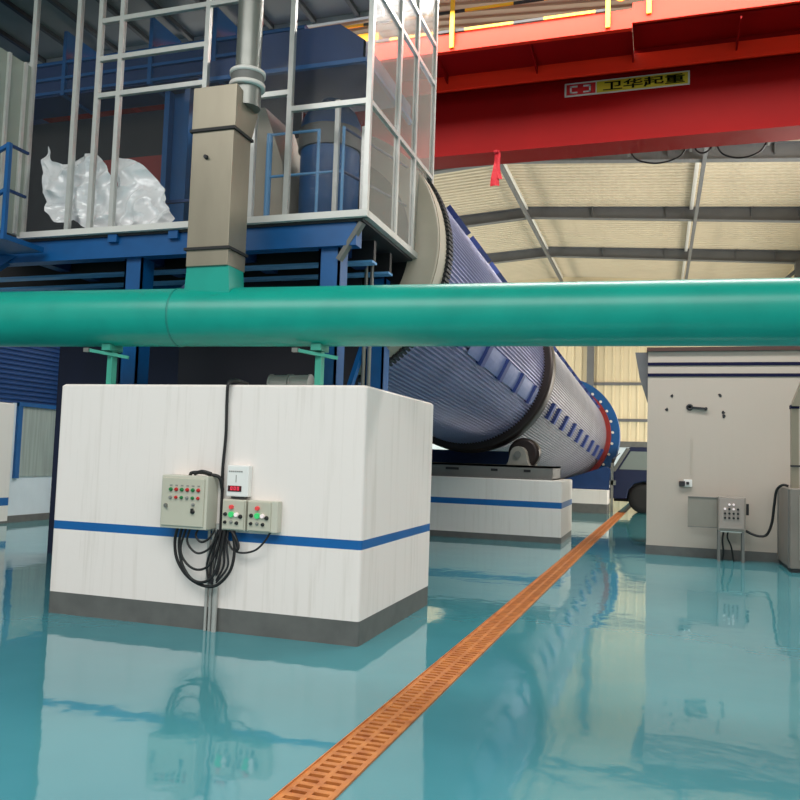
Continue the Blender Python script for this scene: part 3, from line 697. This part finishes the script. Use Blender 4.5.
# maker's plate with lettering
sx0, sx1, sz0, sz1 = -1.63, .45, 8.02, 8.26
sg = MB().box(sx0, 13.885, sz0, sx1, 13.9, sz1).build('sign_plate', M['cab'], cr)
MB().box(sx0+.03, 13.88, sz0+.025, sx0+.53, 13.886, sz1-.025).build('sign_red_field', M['btn_r'], sg)
MB().box(sx0+.55, 13.88, sz0+.02, sx1-.03, 13.886, sz1-.02).build('sign_yellow_field', mat('sign_yellow', (196, 170, 40), .5), sg)
lg = MB()
for k in (0, 1):
    x0 = sx0+.09+k*.23
    lg.box(x0, 13.875, sz1-.085, x0+.13, 13.881, sz1-.055).box(x0+(.1 if k else 0), 13.875, sz0+.05, x0+(.13 if k else .03), 13.881, sz1-.055).box(x0, 13.875, sz0+.05, x0+.13, 13.881, sz0+.075)
lg.build('sign_emblem', M['cab'], sg)
def text_mesh(s, size, loc, m, parent, name):
    cu = bpy.data.curves.new(name, 'FONT'); cu.body = s; cu.size = size; cu.extrude = .003; cu.offset = .0045; cu.align_x = 'LEFT'
    o = bpy.data.objects.new(name, cu); COL.objects.link(o)
    bpy.context.view_layer.update()
    me = bpy.data.meshes.new_from_object(o.evaluated_get(bpy.context.evaluated_depsgraph_get()))
    bpy.data.objects.remove(o); bpy.data.curves.remove(cu)
    me.transform(Matrix.Translation(Vector(loc)-Vector(ORG[parent.name])) @ Matrix.Rotation(PI/2, 4, 'X'))
    me.materials.clear(); me.materials.append(m)
    r = bpy.data.objects.new(name, me); COL.objects.link(r); r.parent = parent
    return r
tm = text_mesh('卫华起重', .21, (0, 0, 0), M['black'], sg, 'sign_lettering')
xs_ = [v.co.x for v in tm.data.vertices]; zs_ = [v.co.z for v in tm.data.vertices]
o3 = Vector(ORG[sg.name]); w_ = max(xs_)-min(xs_); h_ = max(zs_)-min(zs_)
tx0, tx1, tz0, tz1 = sx0+.66, sx1-.08, sz0+.035, sz1-.035
for v in tm.data.vertices:
    v.co.x = (v.co.x-min(xs_))/w_*(tx1-tx0)+tx0-o3.x; v.co.z = (v.co.z-min(zs_))/h_*(tz1-tz0)+tz0-o3.z; v.co.y = 13.876-o3.y+(v.co.y-0+o3.y)*0
MB().box(sx0, 13.878, sz0, sx1, 13.886, sz0+.014).box(sx0, 13.878, sz1-.014, sx1, 13.886, sz1).box(sx0, 13.878, sz0, sx0+.014, 13.886, sz1).box(sx1-.014, 13.878, sz0, sx1, 13.886, sz1).build('sign_border', M['cab'], sg)
# ribbon, festoon cable, yellow box
rb = MB()
for dx, L in ((0, .62), (.03, .5)):
    vs_ = []; fs = []
    for j in range(9):
        v = j/8; wv = .035+.05*v; c = -2.83+dx+.015*math.sin(v*5+dx*60); z = 7.13-v*L*1.0
        vs_ += [(c-wv, 13.88+.02*math.sin(v*7), z), (c+wv*.2, 13.855, z), (c+wv, 13.88+.02*math.cos(v*6), z)]
    for j in range(8):
        for k in range(2): o_ = j*3+k; fs.append((o_, o_+1, o_+4, o_+3))
    rb.add(vs_, fs)
rb.lathe((-2.82, 13.88, 7.10), (0,0,1), [(0,.05),(.05,.06)], 10)
o = rb.build('red_ribbon', mat('ribbon_red', (190, 20, 34), .6), origin=(-2.82, 13.88, 7.13))
s_ = o.modifiers.new('thickness', 'SOLIDIFY'); s_.thickness = .004
tag(o, 'red cloth ribbon hanging from the underside of the crane girder', 'ribbon')
fc = thing('festoon_cable', 'black cable hanging in loops below the right part of the crane', 'cable', (1, 14.62, 7.13))
for x0, x1, d in ((-.55, .45, .28), (.55, .85, .16), (.9, 1.75, .30), (2.4, 3.1, .3)):
    MB().tube([(x0, 14.6, 7.25), (x0+.15*(x1-x0), 14.62, 7.25-d*.7), ((x0+x1)/2, 14.63, 7.25-d), (x1-.15*(x1-x0), 14.62, 7.25-d*.7), (x1, 14.6, 7.25)], .016).build('cable_loop', M['black'], fc)
for x in (-.55, .5, .87, 1.75, 2.4): MB().box(x-.02, 14.48, 7.13, x+.02, 14.64, 7.28).build('cable_clip', M['grey'], fc)
yb = MB().box(-5.45, 12.75, 8.46, -4.75, 13.2, 9.05)
tag(yb.build('yellow_box', M['yellow'], origin=(-5.1, 13, 8.46), bevel=.01), 'yellow metal box standing on the crane walkway, seen through the cabin', 'box')

# ------------------------------------------------------------------ control boxes on the front plinth
def buttons(root, y, items):
    for x, z, r, m_ in items:
        MB().lathe((x, y+.001, z), (0,-1,0), [(0, r*1.25), (.006, r*1.25), (.006, r), (.02, r), (.024, r*.7)], 14).build('push_button', M[m_], root)
cc = thing('control_cabinet', 'largest beige control cabinet with twelve buttons on the front plinth', 'control box', (-4.0, 6.4, .9))
MB().box(-4.235, 6.215, .90, -3.765, 6.4, 1.37).build('cabinet_body', M['cab'], cc, bevel=.008)
MB().box(-4.215, 6.20, .925, -3.79, 6.215, 1.345).build('cabinet_door', M['cabdoor'], cc, bevel=.004)
for i in range(6):
    x = -4.125+i*.056
    MB().box(x-.012, 6.196, 1.276, x+.012, 6.2, 1.286).build('button_label', M['lbl'], cc)
buttons(cc, 6.2, [(-4.125+i*.056, 1.245, .014, ('btn_g', 'btn_r')[i % 2]) for i in range(6)]+[(-4.125+i*.056, 1.175, .012, ('lbl', 'btn_r', 'btn_g', 'lbl', 'btn_g', 'btn_r')[i]) for i in range(6)])
buttons(cc, 6.2, [(-3.89, 1.12, .012, 'lbl'), (-3.893, 1.055, .016, 'btn_k')])
MB().box(-3.90, 6.17, 1.05, -3.886, 6.2, 1.085).build('selector_handle', M['btn_k'], cc)
MB().lathe((-4.17, 6.2, 1.10), (0,-1,0), [(0,.02),(.012,.018)], 16).bar((-4.17, 6.185, 1.11), (-4.15, 6.185, 1.075), .01).build('door_latch', M['galv'], cc)
MB().tube([(-4.02, 6.33, 1.37), (-3.98, 6.3, 1.395), (-3.88, 6.31, 1.40), (-3.8, 6.3, 1.385), (-3.72, 6.33, 1.36), (-3.7, 6.36, 1.25)], .016).tube([(-3.95, 6.29, 1.385), (-3.87, 6.28, 1.41), (-3.78, 6.29, 1.392)], .016).build('top_cable', M['black'], cc)
me_ = thing('meter_box', 'small white box with a red digital display above the push button boxes', 'meter', (-3.53, 6.4, 1.18))
MB().box(-3.645, 6.33, 1.20, -3.43, 6.4, 1.475).build('meter_body', M['meter'], me_, bevel=.008)
MB().box(-3.628, 6.324, 1.245, -3.495, 6.33, 1.295).build('display', M['disp'], me_)
for i in range(3): 
    x = -3.60+i*.032
    MB().box(x, 6.320, 1.255, x+.02, 6.325, 1.262).box(x, 6.320, 1.282, x+.02, 6.325, 1.288).box(x, 6.320, 1.255, x+.006, 6.325, 1.288).box(x+.014, 6.320, 1.255, x+.02, 6.325, 1.288).build('display_digit', M['seg'], me_)
tx = MB()
for i in range(7): tx.box(-3.625+i*.02, 6.327, 1.415, -3.611+i*.02, 6.331, 1.427)
tx.box(-3.555, 6.327, 1.325, -3.549, 6.331, 1.39)
tx.build('printed_marks', M['lbl'], me_)
MB().box(-3.60, 6.34, 1.185, -3.47, 6.4, 1.2).build('meter_gland', M['dark'], me_)
for x0, x1, y0, lab in ((-3.665, -3.435, 6.30, 'left beige push button box under the white meter'), (-3.415, -3.125, 6.30, 'right beige push button box, wider one beside the meter')):
    pb = thing('push_button_box', lab, 'control box', ((x0+x1)/2, 6.4, .91), 'push button boxes under the meter')
    MB().box(x0, y0+.012, .905, x1, 6.4, 1.175).build('box_body', M['cab'], pb, bevel=.006)
    xr_ = x1-.02 if x0 < -3.5 else x1-.07
    MB().box(x0+.01, y0, .915, xr_+.01, y0+.012, 1.165).build('box_cover', M['cabdoor'], pb, bevel=.004)
    cxm = (x0+xr_)/2-.005
    MB().lathe((cxm, y0, 1.11), (0,-1,0), [(0,.02),(.025,.018)], 14).build('red_lamp', M['lamp_r'], pb)
    MB().lathe((cxm, y0, 1.045), (0,-1,0), [(0,.026),(.02,.024)], 16).build('green_lamp', M['lamp_g'], pb)
    MB().lathe((cxm+.05, y0, 1.045), (0,-1,0), [(0,.02),(.02,.018)], 14).build('white_lamp', M['lamp_w'], pb)
    buttons(pb, y0, [(cxm-.06, 1.045, .014, 'btn_k'), (cxm+.09, 1.03, .015, 'btn_k'), (cxm-.06, .975, .012, 'btn_k'), (cxm, .98, .012, 'lbl'), (cxm+.055, .972, .013, 'btn_k')])

cond = [(-3.825, .014, 1.0), (-3.782, .015, .9), (-3.73, .024, .95)]
for (x, r_, zt), lab in zip(cond, ('thin leftmost grey conduit rising from the floor up the front plinth', 'middle grey conduit of three rising from the floor up the front plinth', 'thickest rightmost grey conduit rising from the floor up the front plinth')):
    tag(MB().cyl((x, 6.398-r_-.002, 0), (x, 6.398-r_-.002, zt), r_, 14).build('conduit', M['condgrey'], origin=(x, 6.38, 0)), lab, 'conduit', 'grey conduits on the front plinth')
dc = MB().tube([(-3.66, 6.62, 2.225), (-3.68, 6.45, 2.235), (-3.70, 6.375, 2.21), (-3.705, 6.37, 2.05), (-3.70, 6.372, 1.75), (-3.715, 6.372, 1.45), (-3.71, 6.372, 1.2), (-3.70, 6.36, .88)], .014)
dc.tube([(-3.64, 6.62, 2.23), (-3.66, 6.45, 2.245), (-3.69, 6.36, 2.2), (-3.70, 6.36, 2.1)], .013)
tag(dc.build('supply_cable', M['black'], origin=(-3.68, 6.38, 2.2)), 'black cable dropping over the top edge of the front plinth to the control boxes', 'cable')
CBL = [
 ([(-4.10, 6.30, .91), (-4.13, 6.31, .78), (-4.10, 6.31, .62), (-3.99, 6.31, .48), (-3.83, 6.30, .41), (-3.68, 6.30, .42), (-3.56, 6.31, .55), (-3.53, 6.32, .72), (-3.56, 6.33, .90)], .014, 'outermost loop of black cable hanging below the control cabinet'),
 ([(-4.05, 6.29, .91), (-4.08, 6.30, .75), (-4.03, 6.29, .58), (-3.93, 6.29, .46), (-3.80, 6.28, .44), (-3.70, 6.29, .52), (-3.66, 6.31, .70), (-3.64, 6.33, .90)], .013, 'second black cable loop, just inside the outermost one'),
 ([(-4.00, 6.28, .91), (-4.05, 6.28, .72), (-3.99, 6.28, .60), (-3.88, 6.28, .545), (-3.77, 6.29, .58), (-3.70, 6.31, .72), (-3.68, 6.33, .88)], .011, 'third black cable loop, sagging across the middle of the bundle'),
 ([(-3.95, 6.27, .91), (-3.98, 6.27, .80), (-3.93, 6.27, .72), (-3.85, 6.27, .69), (-3.76, 6.29, .74), (-3.70, 6.31, .86)], .010, 'short black cable loop close under the control cabinet'),
 ([(-3.88, 6.29, .91), (-3.90, 6.28, .84), (-3.84, 6.27, .79), (-3.77, 6.28, .82), (-3.72, 6.30, .90)], .010, 'smallest black cable loop right under the control cabinet'),
 ([(-3.20, 6.34, .905), (-3.25, 6.33, .82), (-3.33, 6.32, .745), (-3.45, 6.32, .715), (-3.55, 6.32, .74), (-3.62, 6.33, .84)], .009, 'thin grey black cable curving from the right push button box'),
 ([(-3.58, 6.33, .905), (-3.53, 6.31, .86), (-3.49, 6.31, .78), (-3.50, 6.31, .74), (-3.53, 6.32, .80), (-3.55, 6.33, .9)], .014, 'short kinked black cable under the left push button box'),
]
for pts, r_, lab in CBL:
    tag(MB().tube(pts, r_, 8).build('cable', M['black'], origin=pts[0]), lab, 'cable', 'black cables below the control boxes')
bd = MB()
for k in range(6):
    x = -3.80+k*.03
    bd.tube([(-3.72+k*.02, 6.35, .90), (x+.03, 6.35-.01*(k % 2), .75), (x-.02+.012*k, 6.355, .58), (-3.79+.02*k*.6, 6.36, .42)], .010)
tag(bd.build('cable_bundle', M['dark'], origin=(-3.75, 6.36, .9)), 'bundle of dark cables running down into the grey conduits', 'cable')

# ------------------------------------------------------------------ right side: console, grey cabinet, pipe
cs = thing('control_console', 'grey control console on thin legs in front of the white room', 'control box', (1.2, 14.9, 0))
MB().box(.985, 14.74, .52, 1.42, 14.98, 1.10).build('console_body', mat('console_grey', (150, 142, 132), .45, var=.08), cs, bevel=.01)
MB().box(1.0, 14.725, .56, 1.39, 14.74, 1.08).build('console_panel', mat('console_panel_grey', (158, 148, 140), .4), cs, bevel=.004)
dl = MB().box(.50, 14.88, .55, .98, 14.90, 1.07).build('open_door', mat('console_door_grey', (140, 136, 126), .45, var=.1), cs)
for z in (.55, 1.06): MB().box(.50, 14.87, z, .98, 14.885, z+.015).build('door_edge', M['grey'], dl)
for x in (1.0, 1.38):
    for y in (14.76, 14.95): MB().box(x-.02, y-.015, 0, x+.02, y+.015, .52).build('leg', M['grey'], cs)
MB().box(1.0, 14.76, .50, 1.40, 14.96, .53).build('shelf', M['whiteband'], cs)
MB().box(1.43, 14.78, .80, 1.47, 14.84, .99).build('handle', M['black'], cs)
for r_ in range(4):
    for c_ in range(4):
        if r_ == 0 and c_ in (0, 3): continue
        MB().lathe((1.09+c_*.068, 14.726, .97-r_*.075), (0,-1,0), [(0,.02),(.02,.018)], 12).build('push_button', M['lamp_w'] if (r_, c_) in ((0,1),(0,2),(1,0),(1,2)) else M['btn_k'], cs)
MB().tube([(1.08, 14.85, .52), (1.06, 14.85, .35), (1.08, 14.88, .15), (1.06, 14.9, .0)], .016).tube([(1.15, 14.85, .52), (1.14, 14.85, .4), (1.2, 14.86, .25), (1.24, 14.88, .0)], .014).build('floor_cable', M['black'], cs)
gc = thing('grey_cabinet', 'plain grey cabinet at the right edge beside the white room', 'cabinet', (2.6, 14.5, 0))
MB().box(1.97, 13.85, .06, 3.6, 15.18, 1.30).build('cabinet_body', mat('cabinet_grey', (124, 118, 110), .5, var=.15, vscale=3), gc, bevel=.012)
MB().box(1.99, 13.87, 0, 3.6, 15.16, .06).build('cabinet_base', M['dark'], gc)
MB().box(1.955, 13.93, .06, 1.972, 14.0, 1.28).box(1.955, 15.1, .06, 1.972, 15.16, 1.28).build('edge_strip', M['grey'], gc)
MB().box(2.1, 13.83, .2, 2.9, 13.852, 1.2).build('front_door', mat('cabinet_front_grey', (160, 156, 146), .5, var=.1), gc)
vp = thing('square_downpipe', 'square grey downpipe with a flared top standing on the grey cabinet', 'pipe', (2.12, 14.3, 1.3))
MB().box(2.045, 14.24, 1.3, 2.155, 14.36, 2.62).build('pipe_shaft', M['duct'], vp)
MB().prism([(2.045, 2.62), (2.155, 2.62), (2.75, 3.3), (2.3, 3.3)], 'y', 14.2, 14.42).build('flared_top', M['duct'], vp)
MB().box(2.035, 14.23, 2.58, 2.165, 14.38, 2.64).build('collar', M['navy'], vp)
MB().box(2.03, 14.22, 1.64, 2.40, 14.26, 1.67).build('clamp', M['dark'], vp)
cl = MB().tube([(1.42, 14.85, .54), (1.52, 14.82, .49), (1.64, 14.8, .46), (1.75, 14.78, .50), (1.82, 14.75, .70), (1.85, 14.7, 1.0), (1.88, 14.65, 1.24), (1.96, 14.6, 1.335), (2.05, 14.6, 1.325)], .022)
tag(cl.build('cable', M['black'], origin=(1.42, 14.85, .54)), 'thick black cable sagging from the grey console up to the grey cabinet', 'cable')

# ------------------------------------------------------------------ truck in the back
tk = thing('blue_truck', 'dark blue truck cab parked by the back wall, half behind the white room', 'truck', (0, 28.3, 0))
ty0, ty1 = 27.5, 29.2
MB().prism([(-1.55, .45), (-1.6, .95), (-1.52, 1.28), (-1.42, 1.34), (-.98, 2.1), (-.85, 2.17), (.5, 2.17), (.55, .5), (.1, .5), (.02, .75), (-.15, .95), (-.45, 1.04), (-.75, .95), (-.92, .75), (-.98, .45)], 'y', ty0, ty1).build('cab', M['truck'], tk, bevel=.03)
MB().prism([(-1.22, 1.42), (-.86, 2.02), (.05, 2.02), (.05, 1.42)], 'y', ty0-.015, ty0+.01).build('side_window', M['tglass'], tk)
MB().prism([(-1.42, 1.36), (-.98, 2.11), (-1.0, 2.14), (-1.46, 1.38)], 'y', ty0+.1, ty1-.1).build('windscreen', M['tglass'], tk)
MB().prism([(-1.46, 1.34), (-.96, 2.12), (-.88, 2.1), (-1.34, 1.34)], 'y', ty0-.03, ty0).build('pillar', M['galv'], tk)
MB().box(-1.72, ty0+.02, .42, -1.5, ty1-.02, .66).build('bumper', M['truck'], tk, bevel=.02)
MB().box(-1.64, ty0-.005, .78, -1.5, ty0+.25, .96).build('headlamp', M['whiteband'], tk, bevel=.02)
MB().box(-1.45, ty0-.22, 1.45, -1.38, ty0-.04, 1.75).bar((-1.41, ty0-.1, 1.75), (-1.2, ty0, 1.95), .02).build('mirror', M['black'], tk)
MB().box(-.3, ty0-.02, 1.2, -.15, ty0, 1.25).build('door_handle', M['galv'], tk)
MB().box(.6, ty0+.05, .75, 4.0, ty1-.05, 1.3).build('cargo_bed', M['truck'], tk)
MB().box(-1.02, ty0+.28, .45, .12, ty0+.5, 1.1).box(-1.4, ty0+.4, .35, 4.0, ty1-.4, .6).build('chassis', M['black'], tk)
for x in (-.45, 3.0):
    for yy in (ty0+.02, ty1-.27):
        wv = MB().lathe((x, yy, .475), (0,1,0), [(0,.26),(0,.43),(.04,.475),(.21,.475),(.25,.43),(.25,.26)], 32).build('wheel', M['tyre'], tk)
        MB().lathe((x, yy+.03, .475), (0,1,0), [(0,.08),(0,.2),(.03,.27),(.18,.27)], 24).build('hub', M['dark'], wv)

# ------------------------------------------------------------------ light
sc = bpy.context.scene
wd = bpy.data.worlds.new('sky'); sc.world = wd; wd.use_nodes = True
bg = wd.node_tree.nodes['Background']; bg.inputs[0].default_value = (.97, .985, 1.0, 1); bg.inputs[1].default_value = .55
def area(name, loc, rot, sx, sy, power, col):
    l = bpy.data.lights.new(name, 'AREA'); l.shape = 'RECTANGLE'; l.size = sx; l.size_y = sy; l.energy = power; l.color = col
    o = bpy.data.objects.new(name, l); COL.objects.link(o); o.location = loc; o.rotation_euler = rot; return o
su = bpy.data.lights.new('hazy_sun', 'SUN'); su.energy = .9; su.angle = math.radians(60); su.color = (1, .97, .92)
so_ = bpy.data.objects.new('hazy_sun', su); COL.objects.link(so_); so_.rotation_euler = (math.radians(25), math.radians(48), 0); so_.location = (10, -5, 15)
for y in (19.5, 25.5, 31.5):
    area('window_daylight', (XR-.35, y, 2.9), (0, math.radians(100), 0), 3.2, 4, 520, (1, .94, .84))  # added fill lights at the right wall, brightening the back of the hall
area('window_daylight', (XR-.35, 16.9, 6.5), (0, math.radians(105), 0), 1.8, 4, 420, (1, .97, .92))  # added high fill for the roof near the crane
for y in (19.2, 23.7, 28.2, 32.7):
    area('window_daylight', (XL+.35, y, 3.4), (0, math.radians(-100), 0), 3.2, 3.4, 300, (1, .95, .86))  # added fill lights at the left wall, brightening the roof
for y in (22.8, 27.8, 32.8):
    area('hall_lamp', (-7.5, y, 8.4), (0, 0, 0), 1.2, 1.2, 220, (1, .95, .86))  # added downward fill without any fixture
area('skylight_daylight', (-2.2, 11.75, 9.1), (0, 0, 0), 13, 1.3, 1250, (1, .98, .95))  # added overhead fill, lights the crane channels and leaves the web dark
area('skylight_daylight', (-2.5, -2.0, 9.0), (0, 0, 0), 14, 6.5, 1700, (1, .985, .96))  # added unseen fill above the front area

# ------------------------------------------------------------------ camera
import mathutils
f = 800.0
n = Vector((-.0327, 1, -56.56/800)).normalized(); d = Vector((258, 65, 800)); d -= n*d.dot(n); d.normalize(); r = n.cross(d)
Rm = Matrix((r, d, -n))                       # world axes in camera (x right, y down, z forward)
right = Rm @ Vector((1,0,0)); up = Rm @ Vector((0,-1,0)); back = Rm @ Vector((0,0,-1))
cam = bpy.data.cameras.new('camera'); co = bpy.data.objects.new('camera', cam); COL.objects.link(co)
mw = Matrix((right, up, back)).transposed().to_4x4(); mw.translation = (0, 0, 1.6)
co.matrix_world = mw
cam.sensor_width = 36; cam.sensor_fit = 'HORIZONTAL'; cam.lens = 36*f/800; cam.clip_end = 200
sc.camera = co
sc.view_settings.view_transform = 'Standard'; sc.view_settings.look = 'None'; sc.view_settings.exposure = -0.3; sc.view_settings.gamma = 1
